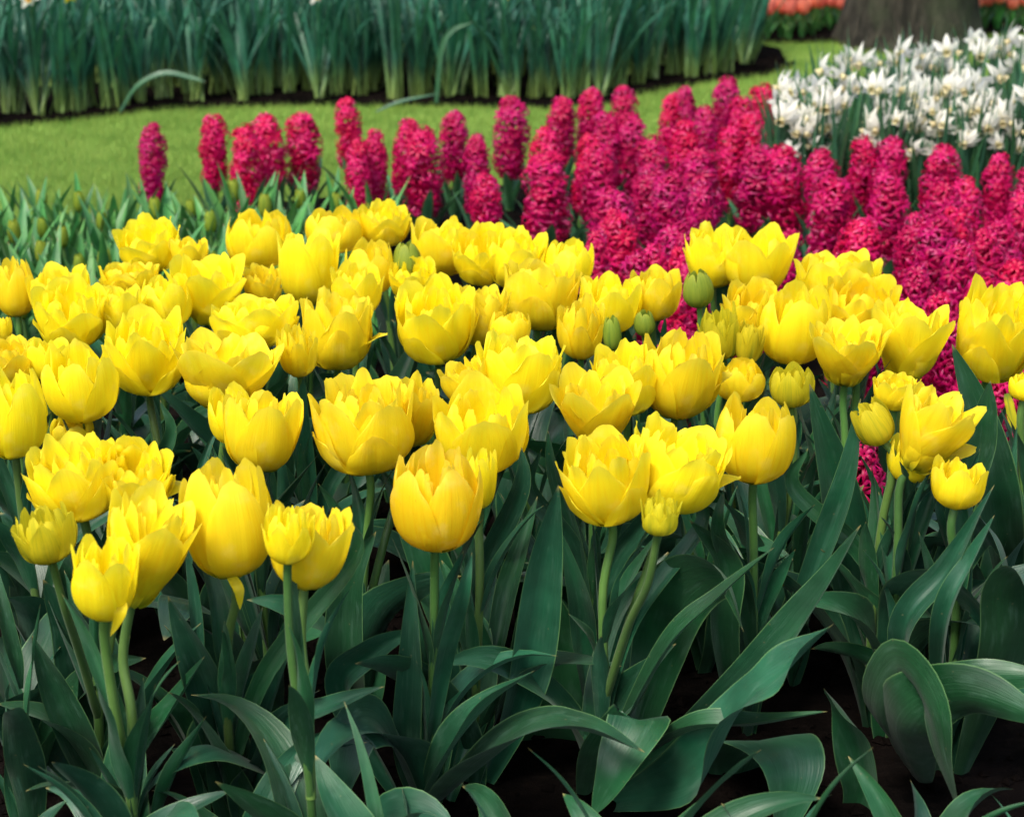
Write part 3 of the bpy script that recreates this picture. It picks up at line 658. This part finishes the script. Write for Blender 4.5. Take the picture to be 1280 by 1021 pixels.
# ------------------------------------------------------------------ filler: leafless of bloom, plants showing only foliage inside the bed
rng = np.random.default_rng(71)
for k in range(9):
    px, py_ = rng.uniform(0, 1280), rng.uniform(1000, 1320); c, s = at_z(px, py_, 0)
    if c[1] < 1.6 or px > 1000: continue
    if k % 1 == 0:
        r = empty('tulip', tuple(c), 'tulip plant showing only blue green leaves among the front stems', 'tulip', 'leafy tulip plants without a visible bloom')
        proc_leaves(r, lambda z: (0, 0), rng, 5, .78, up=3)
rng = np.random.default_rng(72)
for px, py_ in [(30,830),(150,800),(250,860),(360,800),(560,830),(700,830),(880,840),(990,860),(1080,820),(1180,900),(1010,760),(820,780),(1240,830),(40,1000)]:
    c, s = at_z(px, py_, 0)
    r = empty('tulip', tuple(c), 'leafy tulip plant with no bloom of its own, filling between the flowering stems', 'tulip', 'bloomless leafy tulips in the bed')
    proc_leaves(r, lambda z: (0, 0), rng, 7, .85, up=4)

rng = np.random.default_rng(73)
for k in range(17):
    px, py_ = -20+k*82+rng.uniform(-20, 20), rng.uniform(1130, 1250); c, s = at_z(px, py_, 0)
    if k % 2: continue
    r = empty('tulip', tuple(c), 'low tulip leaves without a bloom running off the bottom edge of the picture', 'tulip', 'low leafy tulips along the near edge')
    proc_leaves(r, lambda z: (0, 0), rng, 6, rng.uniform(.6, .8), up=0, zmax=.06)
# ------------------------------------------------------------------ budding green tulips at the left
def copy_tree(o, loc, rz, sc, label, group):
    c = o.copy(); COL.objects.link(c); c.location = loc; c.rotation_euler = (o.rotation_euler[0], o.rotation_euler[1], rz); c.scale = (sc,)*3
    c['label'] = label; c['group'] = group
    for ch in list(o.children):
        d = ch.copy(); COL.objects.link(d); d.parent = c
        for g in list(ch.children):
            e = g.copy(); COL.objects.link(e); e.parent = d
    return c
protos = []
for k in range(5):
    rg = np.random.default_rng(300+k); r = empty('budding_tulip', (0, 0, 0), 'x', 'tulip', 'x')
    fn = lambda z: (0, 0)
    for j in range(6):
        az = j*1.3+rg.uniform(-.4, .4); L = rg.uniform(.16, .25); e = R_(rg.uniform(64, 88)); bend = R_(rg.uniform(3, 40)); t = np.linspace(0, 1, 7); el = e-bend*t**1.5
        rr = np.concatenate([[0], np.cumsum(np.cos(el[:-1])*L/6)]); zz = np.concatenate([[0], np.cumsum(np.sin(el[:-1])*L/6)])
        mb = MB(); leaf_grid(mb, np.stack([np.cos(az)*rr, np.sin(az)*rr, zz+.005], -1), rg.uniform(.012, .02), rg, hint=(-math.cos(az), -math.sin(az), .3), fold=.5, wave=.12, twist=rg.uniform(-.5, .5), nv=12, nu=5)
        mb.build('leaf', M['leaf_fresh'], r)
    if k in (0, 3):
        mb = MB(); tube(mb, [(0, 0, 0), (.004, 0, .08), (0, .004, .16)], .0045, .0035, 8, 8); mb.build('stem', M['stem'], r)
        b = bloom_mesh('bud', .024, .045, rg, None).build('bud', M['petal_bud'], r); b.location = (0, .004, .158)
    protos.append(r)
rg = random.Random(9); cnt = 0
GB = 'unopened green tulips beside the lawn'
for row, yy in enumerate([246, 266, 286, 308, 330, 352]):
    for xx in range(-30, 470, 27):
        px, py_ = xx+rg.uniform(-9, 9), yy+rg.uniform(-7, 7)
        if py_ < 258 and px > 175 and px < 230: continue
        c, s = at_z(px, py_, .195)
        if px > 240 and py_ < 250+0: pass
        if not in_poly(c[0], c[1], P_main): continue
        pr = protos[cnt % 5]; lab = 'leafy unopened tulip with a pale green bud at the left between lawn and yellow tulips' if cnt % 5 in (0, 3) else 'leafy green tulip without a visible bud between lawn and yellow tulips'; GB = 'unopened green tulips beside the lawn' if cnt % 5 in (0, 3) else 'budless leafy tulips beside the lawn'
        if cnt < 5: pr.location = (c[0], c[1], 0); pr.rotation_euler = (0, 0, rg.uniform(0, 6)); pr['label'] = lab; pr['group'] = GB
        else: copy_tree(pr, (c[0], c[1], 0), rg.uniform(0, 6), rg.uniform(.85, 1.12), lab, GB)
        cnt += 1

# ------------------------------------------------------------------ hyacinths
def hyacinth(k):
    rg = np.random.default_rng(40+k); r = empty('hyacinth', (0, 0, 0), 'x', 'hyacinth', 'x')
    H = (.155, .14, .165, .13, .15, .145, .16)[k]; R = .024; z0 = .257-H
    mb = MB(); nf = 66
    for i in range(nf):
        t = (i+.5)/nf; az = i*2.39996+rg.normal(0, .12); z = z0+H*t+rg.normal(0, .002)
        rc = R*(1-.34*max(0, t-.80)/.20-.10*max(0, .2-t)/.2)*rg.uniform(.68, 1.42); el = R_(-22+75*t**2.2)+rg.normal(0, .15)
        d = np.array([math.cos(az)*math.cos(el), math.sin(az)*math.cos(el), math.sin(el)]); c = np.array([0, 0, z])+d*rc
        s1 = np.cross(d, [0, 0, 1.]); s1 /= np.linalg.norm(s1); s2 = np.cross(s1, d); fl = rg.uniform(.016, .026)*(1-.3*max(0, t-.8)/.2)
        rnd = rg.uniform(); tub = .0028
        a = np.linspace(0, 2*math.pi, 6, endpoint=False)
        ring = lambda rad, off: np.array([c+d*off+(s1*math.cos(q)+s2*math.sin(q))*rad for q in a])
        mb.grid(np.stack([ring(.0032, -.017), ring(tub+.0008, -.006), ring(tub+.0012, .001)]), pc_grid(3, 6, rnd), True)
        a0 = rg.uniform(0, 1)
        for p in range(6):
            q = a0+p*math.pi/3; dirp = s1*math.cos(q)+s2*math.sin(q); sd = -s1*math.sin(q)+s2*math.cos(q)
            cv = rg.uniform(.8, 1.25)
            pr = [(0.0, .0, .0019), (.38, .0042, .0029), (.74, .0028, .0027), (1.0, -.0055*cv, .0006)]
            P = np.array([[c+dirp*(tub*.6+fl*a_*.95)+d*b_-sd*w_, c+dirp*(tub*.6+fl*a_)+d*(b_+.0007), c+dirp*(tub*.6+fl*a_*.95)+d*b_+sd*w_] for a_, b_, w_ in pr])
            mb.grid(P, pc_grid(4, 3, np.clip(rnd+rg.normal(0, .1), 0, 1)), False)
    tube(mb, [(0, 0, z0), (0, 0, z0+H)], .006, .004, 4, 6)
    mb.build('flower_spike', M['hyacinth'], r)
    mb = MB(); tube(mb, [(0, 0, -.01), (.002, 0, .06), (0, 0, z0+.03)], .0075, .006, 6, 8); mb.build('stem', M['stem'], r)
    for j in range(5):
        az = j*1.26+rg.uniform(-.3, .3); L = rg.uniform(.12, .19); e = R_(rg.uniform(60, 80)); t = np.linspace(0, 1, 6); el = e-R_(rg.uniform(0, 35))*t
        rr = .006+np.concatenate([[0], np.cumsum(np.cos(el[:-1])*L/5)]); zz = np.concatenate([[0], np.cumsum(np.sin(el[:-1])*L/5)])
        mb = MB(); leaf_grid(mb, np.stack([np.cos(az)*rr, np.sin(az)*rr, zz], -1), rg.uniform(.010, .014), rg, hint=(-math.cos(az), -math.sin(az), .3), fold=.7, wave=.05, nv=9, nu=5, base=.8, peak=.6)
        mb.build('leaf', M['hy_leaf'], r)
    return r
HP = [hyacinth(k) for k in range(7)]
HY = [ # x, y top, width px, label when it stands apart
 (186,163,34,'crimson hyacinth standing alone against the lawn, leftmost of all'),
 (263,153,38,'magenta hyacinth second from the left, taller than its right neighbour'),
 (304,166,40,'short broad magenta hyacinth third from the left'),
 (345,152,42,'magenta hyacinth, left one of the close pair fourth and fifth from the left'),
 (380,146,46,'magenta hyacinth, right one of the close pair fourth and fifth from the left'),
 (440,131,34,'magenta hyacinth rising highest of the left group against the lawn'),
 (446,182,30,'short magenta hyacinth directly in front of the highest one of the left group'),
 (467,172,30,'magenta hyacinth leaning against the right of the highest one of the left group'),
 (500,158,38,''),(530,165,50,''),(568,146,36,''),(597,176,36,''),(613,221,40,'low narrow magenta hyacinth right above the back central yellow tulips'),
 (636,130,44,''),(672,168,40,''),(650,170,36,''),(700,128,40,''),(682,200,66,'very broad magenta hyacinth just left of the lowest middle ones'),(737,120,34,''),(760,150,42,''),(785,116,36,''),(795,150,40,''),
 (745,188,46,''),(722,175,36,''),(770,195,44,''),(822,176,46,''),(835,127,30,''),(862,116,32,''),(850,160,40,''),(876,160,40,''),(900,103,36,'magenta hyacinth whose tip rises highest of all against the lawn'),
 (888,140,34,''),(925,130,36,''),(955,112,44,'magenta hyacinth on the left foot of the white daffodil clump'),(940,152,44,''),(915,165,40,''),(808,215,48,''),(840,222,48,''),(775,242,56,''),(755,270,46,''),
 (883,196,58,''),(868,240,40,''),(950,192,56,''),(930,238,40,''),(965,238,44,''),(1000,156,32,'small crimson hyacinth in the gap just left below the white daffodils'),(992,191,50,''),(1037,196,44,''),(1028,226,54,''),(1005,250,44,''),(1075,176,38,''),(1105,181,44,''),
 (1115,226,54,''),(1080,250,50,''),(1048,262,50,''),(1172,188,46,''),(1190,200,40,''),(1155,232,40,''),(1180,236,46,''),(1213,232,46,''),(1252,203,40,''),(1280,212,40,''),(1240,245,44,''),(1275,250,44,''),
 (720,240,46,''),(700,250,40,''),(745,303,34,'low magenta hyacinth touching the smooth closed yellow tulip by the hyacinths'),(790,275,54,''),(830,286,50,''),(815,250,44,''),(845,262,44,''),(895,255,44,''),(850,320,46,''),(875,300,40,''),
 (985,290,44,''),(1020,292,50,''),(1060,285,54,''),(1092,291,54,''),(1130,275,44,''),(1145,300,44,''),(1175,282,54,''),(1205,270,44,''),(1235,300,50,''),(1268,282,50,''),(1205,318,46,''),(1150,342,48,''),(1175,372,46,''),(1110,330,46,''),(1255,335,50,''),(1285,330,46,''),(1225,362,46,''),
 (1195,400,46,''),(1270,400,46,''),(1235,420,46,''),(1160,420,44,''),(1240,470,46,''),(1285,470,46,''),(1255,525,50,''),(1200,470,44,''),(880,345,44,''),(850,372,44,''),(960,330,44,''),(920,330,44,''),(1090,520,44,''),(1082,570,44,''),(1050,350,44,''),(1090,400,44,''),(820,320,44,''),(785,320,44,''),(840,420,44,''),
]
DROP = {(650,170),(876,160),(930,238),(1005,250),(1048,262),(1080,250),(700,250),(720,240),(815,250),(845,262),(895,255),(1020,292),(1155,232),(1190,200),(1240,245),(965,238),(1145,300),(770,195),(1110,330)}
HY = [h for h in HY if (h[0], h[1]) not in DROP]
rg = random.Random(31); GH = 'magenta hyacinths in the bed behind the yellow tulips'
ROWS = ['rearmost row', 'second row from the back', 'middle rows', 'front rows', 'rows hidden among the yellow tulips']
def rowof(x, y): 
    e = np.interp(x, [0, 500, 900, 1050, 1280], [160, 150, 108, 176, 200]); d = y-e
    return 0 if d < 22 else 1 if d < 60 else 2 if d < 105 else 3 if d < 180 else 4
ordn = ['first', 'second', 'third', 'fourth', 'fifth', 'sixth', 'seventh', 'eighth', 'ninth', 'tenth', 'eleventh', 'twelfth', 'thirteenth', 'fourteenth', 'fifteenth', 'sixteenth', 'seventeenth', 'eighteenth', 'nineteenth', 'twentieth'] + ['twenty-'+w for w in ['first', 'second', 'third', 'fourth', 'fifth', 'sixth', 'seventh', 'eighth', 'ninth']] + ['thirtieth'] + ['thirty-'+w for w in ['first', 'second', 'third', 'fourth', 'fifth', 'sixth', 'seventh', 'eighth', 'ninth']]
rank = {}
for r_ in range(5):
    for q, i in enumerate(sorted([i for i, h in enumerate(HY) if not h[3] and rowof(h[0], h[1]) == r_], key=lambda i: HY[i][0])): rank[i] = (r_, q)
for i, (x, yt, w, lab) in enumerate(HY):
    zt = .26+rg.uniform(-.005, .005)
    if yt > 395: zt = .24
    if x == 1000 and yt == 156: zt = .215
    c, s = at_z(x, yt, zt)
    if not lab:
        r_, q = rank[i]; lab = 'magenta hyacinth spike in the %s, %s from the left there' % (ROWS[r_], ordn[q])
    pr = HP[i % 7]; sc = zt/.262; wx = min(1.45, max(.8, (w/s)/.070))
    if i < 7: o = pr; o.location = (c[0], c[1], 0); o['label'] = lab; o['group'] = GH; o.rotation_euler = (0, 0, rg.uniform(0, 6))
    else: o = copy_tree(pr, (c[0], c[1], 0), rg.uniform(0, 6), 1, lab, GH)
    o.scale = (wx, wx, sc); o.rotation_euler[0] = rg.uniform(-.08, .08); o.rotation_euler[1] = rg.uniform(-.11, .11)

# ------------------------------------------------------------------ white daffodils
def daff_head(mb, rg, c, d, size, mi_t, mi_c, reflex=.3, cup=.35):
    d = d/np.linalg.norm(d); s1 = np.cross(d, [0, 0, 1.]); s1 /= np.linalg.norm(s1)+1e-9; s2 = np.cross(s1, d); a0 = rg.uniform(0, 1)
    for p in range(6):
        q = a0+p*math.pi/3; dp = s1*math.cos(q)+s2*math.sin(q); sd = -s1*math.sin(q)+s2*math.cos(q); L = size*rg.uniform(.85, 1.05); rf = reflex+rg.normal(0, .15)
        P = np.array([[c+dp*L*t-d*rf*L*t*t+sd*u*L*.24*math.sin(math.pi*min(1, t*.95+.08))**.8+d*(.03*L*abs(u)+rg.normal(0, .015)*L) for u in (-1, -.5, 0, .5, 1)] for t in (0.02, .25, .5, .75, .9, 1.)])
        mb.grid(P, pc_grid(6, 5, rg.uniform()), False, mi_t)
    a = np.linspace(0, 2*math.pi, 12, endpoint=False)
    rings = []
    for t, rad in ((0, .13), (.4, .19), (.8, .22), (1, .27)): rings.append([c+d*size*cup*t+(s1*math.cos(q)+s2*math.sin(q))*size*rad*(1+(.08*math.sin(q*5) if t == 1 else 0)) for q in a])
    mb.grid(np.array(rings), pc_grid(4, 12, rg.uniform()), True, mi_c)
    tube(mb, [tuple(c-d*size*.45), tuple(c)], .003, .005, 4, 6, mi=mi_t)
def strap_foliage(mb, rg, n, L, hw, spread, base_r=.02, bend=25, nv=9, far=.08):
    for j in range(n):
        az = rg.uniform(0, 6.28); l = L*rg.uniform(.75, 1.1); e = R_(rg.uniform(90-spread, 90)); b_ = R_(rg.uniform(0, bend)*(3 if rg.uniform() < far else 1)); t = np.linspace(0, 1, 7); el = e-b_*t**2.2
        rr = np.concatenate([[0], np.cumsum(np.cos(el[:-1])*l/6)]); zz = np.concatenate([[0], np.cumsum(np.sin(el[:-1])*l/6)])
        ox, oy = rg.normal(0, base_r, 2)
        leaf_grid(mb, np.stack([ox+np.cos(az)*rr, oy+np.sin(az)*rr, zz-.005], -1), hw*rg.uniform(.7, 1.2), rg, hint=(-math.cos(az), -math.sin(az), .3), fold=.35, wave=.03, twist=rg.uniform(-1, 1), nv=nv, nu=3, base=.55, peak=.6)
def white_daff(k):
    rg = np.random.default_rng(700+k); r = empty('white_daffodil', (0, 0, 0), 'x', 'daffodil', 'x')
    mb = MB(); strap_foliage(mb, rg, 20, .40, .0062, 14, .018, 14); mb.build('foliage', M['daff_leaf2'], r)
    for j in range(2):
        top = np.array([rg.normal(0, .025), rg.normal(0, .025), .355+rg.uniform(-.05, .02)]); mb = MB()
        tube(mb, [(rg.normal(0, .01), rg.normal(0, .01), -.01), (top[0]*.5, top[1]*.5, .2), tuple(top)], .0035, .0028, 8, 6); mb.build('stem', M['daff_leaf2'], r)
        nb = 2
        for q in range(nb):
            az = rg.uniform(0, 6.28) if q else R_(rg.uniform(-150, -30)); d = np.array([math.cos(az), math.sin(az), rg.uniform(-.75, -.05)]); mb = MB()
            c = top+np.array([math.cos(az)*.025, math.sin(az)*.025, rg.uniform(-.015, .012)])
            daff_head(mb, rg, c, d, rg.uniform(.030, .041), 0, 1, rg.uniform(.4, 1.15), .38)
            tube(mb, [tuple(top), tuple(top+np.array([math.cos(az)*.012, math.sin(az)*.012, .012])), tuple(c-d/np.linalg.norm(d)*.014)], .0018, .0018, 6, 5, mi=2)
            mb.build('bloom', [M['white'], M['white_cup'], M['daff_leaf2']], r)
    return r
WP = [white_daff(k) for k in range(7)]
WH = [(975,128),(1000,158),(1022,162),(1048,135),(1085,160),(1150,165),(1125,175),(1172,180),(1205,182),(1245,170),(1270,185),(1055,48),(1075,70),(1090,80),(1000,85),(1018,92),(1025,112),(1055,115),(985,105),(1010,140),(1035,150),(1070,140),(1132,82),(1145,62),(1165,58),(1180,95),(1190,65),(1210,76),(1115,118),(1120,148),(1170,132),(1185,155),(1215,168),(1195,150),(1200,112),(1245,45),(1265,62),(1270,98),(1262,118),(1262,160),(1235,118),(1230,98),(1100,100),(1155,95),(1280,80),(1290,50),(1300,110),(1220,50),(1150,120),(1225,140),(1290,140),(1095,130),(1320,80),(1330,130),(1060,90),(1205,90),(1110,60),(1240,72),(1140,105)]
WH = [h for q, h in enumerate(WH) if q % 9 != 3]
GW = 'white daffodils in the clump by the lawn'; rg = random.Random(77)
wsorted = sorted(range(len(WH)), key=lambda i: WH[i][0]); WR = {}
for band, (a_, b_) in enumerate([(0, 75), (75, 108), (108, 200)]):
    for q, i in enumerate([i for i in wsorted if a_ <= WH[i][1] < b_]): WR[i] = (['back', 'middle', 'front'][band], ordn[q])
for i, (x, y) in enumerate(WH):
    zz = min(.36, 1.1*(1-(y+334)/(566*1.165))); c, s = at_z(x, y+4, zz); lab = 'white nodding daffodil in the %s row of its clump, %s from the left' % WR[i]
    pr = WP[i % 7]
    if i < 7: o = pr; o.location = (c[0], c[1], 0); o['label'] = lab; o['group'] = GW; o.rotation_euler = (0, 0, rg.uniform(-.6, .6)); o.scale = (1, 1, zz/.36)
    else: o = copy_tree(pr, (c[0], c[1], 0), rg.uniform(-.9, .9), rg.uniform(.93, 1.05)*(zz/.36)**.5, lab, GW)

# ------------------------------------------------------------------ far bed of tall daffodil leaves
def far_daff(k):
    rg = np.random.default_rng(800+k); r = empty('daffodil_clump', (0, 0, 0), 'x', 'daffodil', 'x')
    mb = MB(); strap_foliage(mb, rg, 17, .44, .0085, 14+(k*5) % 16, .013, 38, nv=10, far=.2); mb.build('foliage', M['daff_leaf'], r)
    if k in (3, 5):
        top = np.array([.01, -.03, .345+.02*(k % 2)]); mb = MB(); tube(mb, [(0, 0, 0), (.005, 0, .2), tuple(top)], .004, .003, 8, 6); mb.build('stem', M['daff_leaf2'], r)
        mb = MB(); daff_head(mb, rg, top+np.array([0, -.02, 0]), np.array([.2, -1, -.1]), .036, 0, 1, .1, .6)
        mb.build('bloom', [M['white'] if k == 3 else M['petal'], M['gold_cup']], r)
    return r
FP = [far_daff(k) for k in range(8)]; rg = random.Random(12); cnt = 0
GF = 'tall daffodil clumps in the bed across the lawn'
cands = []
for i in range(-14, 1100, 22):                        # the front row along the edge
    yb = np.interp(i, [p[0] for p in BEDL], [p[1] for p in BEDL])-13
    if i < 950: cands.append((i+rg.uniform(-8, 8), yb+rg.uniform(-6, 6)))
for yy in (108, 94, 80, 66):
    for i in range(-30, 950, 25):
        yb = np.interp(i, [p[0] for p in BEDL], [p[1] for p in BEDL])
        if yy < yb-14: cands.append((i+rg.uniform(-9, 9), yy+rg.uniform(-5, 5)))
for (x, y) in cands:
    c, s = at_z(x, y, 0); lab = 'clump of tall upright blue green daffodil leaves across the lawn'
    if cnt % 8 in (3, 5): lab = 'clump of tall daffodil leaves with a flower at its top across the lawn'
    pr = FP[cnt % 8]
    if cnt < 8: o = pr; o.location = (c[0], c[1], 0); o['label'] = lab; o['group'] = GF
    else: o = copy_tree(pr, (c[0], c[1], 0), rg.uniform(-.6, .6) if cnt % 8 in (0, 3, 5) else rg.uniform(0, 6), rg.uniform(.8, 1.12), lab, GF)
    cnt += 1
# leaves fallen out over the lawn edge
for pts, hw, lab in (([(150,138,.25),(172,108,.29),(205,92,.26),(240,98,.20),(257,103,.18)], .010, 'pale green daffodil leaf arching out over the bed edge at left'),
                 ([(470,138,.03),(500,128,.04),(550,117,.07)], .008, 'pale green leaf lying across the lawn edge by the far bed'),
                 ([(545,100,.12),(552,64,.27),(566,38,.33),(592,28,.33)], .009, 'pale daffodil leaf bent over near the top of the far bed')):
    q = []
    Yb = gp(pts[0][0], 140)[1]
    dY = .10 if 'bent over' in lab else -.04
    for a, b, z in pts: q.append(at_y(a, b, Yb+dY)[0])
    q = np.array(q); q[:, 2] = np.maximum(q[:, 2], .01); q[0][2] = .005 if pts[0][2] > .1 or True else q[0][2]
    base = q[0].copy(); mb = MB(); leaf_grid(mb, q-base, hw, np.random.default_rng(2), hint=(0, -.5, 1), fold=.3, wave=.05, nv=20, nu=5, base=.7, peak=.5)
    o = mb.build('daffodil_leaf', M['daff_leaf2']); o.location = tuple(base); o['label'] = lab; o['category'] = 'leaf'

# ------------------------------------------------------------------ coral tulips by the tree
def coral(k):
    rg = np.random.default_rng(900+k); r = empty('coral_tulip', (0, 0, 0), 'x', 'tulip', 'x')
    for j in range(5):
        az = rg.uniform(0, 6.28); L = rg.uniform(.07, .11); t = np.linspace(0, 1, 6); el = R_(rg.uniform(65, 88))-R_(rg.uniform(0, 60))*t**1.5
        rr = np.concatenate([[0], np.cumsum(np.cos(el[:-1])*L/5)]); zz = np.concatenate([[0], np.cumsum(np.sin(el[:-1])*L/5)])
        mb = MB(); leaf_grid(mb, np.stack([np.cos(az)*rr, np.sin(az)*rr, zz], -1), .013, rg, hint=(-math.cos(az), -math.sin(az), .3), nv=9, nu=5); mb.build('leaf', M['leaf_fresh'], r)
    mb = MB(); tube(mb, [(0, 0, 0), (0, 0, .10)], .004, .004, 5, 6); mb.build('stem', M['stem'], r)
    mb = MB()
    for p in range(6): petal(mb, rg, p*1.047, .03, .055, PROF['cupo'], .7, .05, nv=8, nu=5)
    b = mb.build('bloom', M['coral'], r); b.location = (0, 0, .098)
    return r
CP = [coral(k) for k in range(4)]; cnt = 0; rg = random.Random(3)
for row in range(7):
    for x in range(945, 1330, 15):
        yb = np.interp(x, [p[0] for p in CB], [p[1] for p in CB])-4-row*5.0
        c, s = at_z(x+rg.uniform(-5, 5), yb+rg.uniform(-1.5, 1.5), 0); side = x < 1137
        if 1060 < x < 1212 and row > 0: continue
        if math.hypot(c[0]-at_z(1137, 54, 0)[0][0], c[1]-at_z(1137, 54, 0)[0][1]) < .36: continue
        lab = 'coral tulip in the far bed %s the tree trunk' % ('left of' if side else 'right of'); grp = 'coral tulips %s the tree trunk' % ('left of' if side else 'right of')
        if cnt < 4: o = CP[cnt]; o.location = (c[0], c[1], 0); o['label'] = lab; o['group'] = grp
        else: o = copy_tree(CP[cnt % 4], (c[0], c[1], 0), rg.uniform(0, 6), rg.uniform(.85, 1.15), lab, grp)
        cnt += 1
print('objects', len(bpy.data.objects))
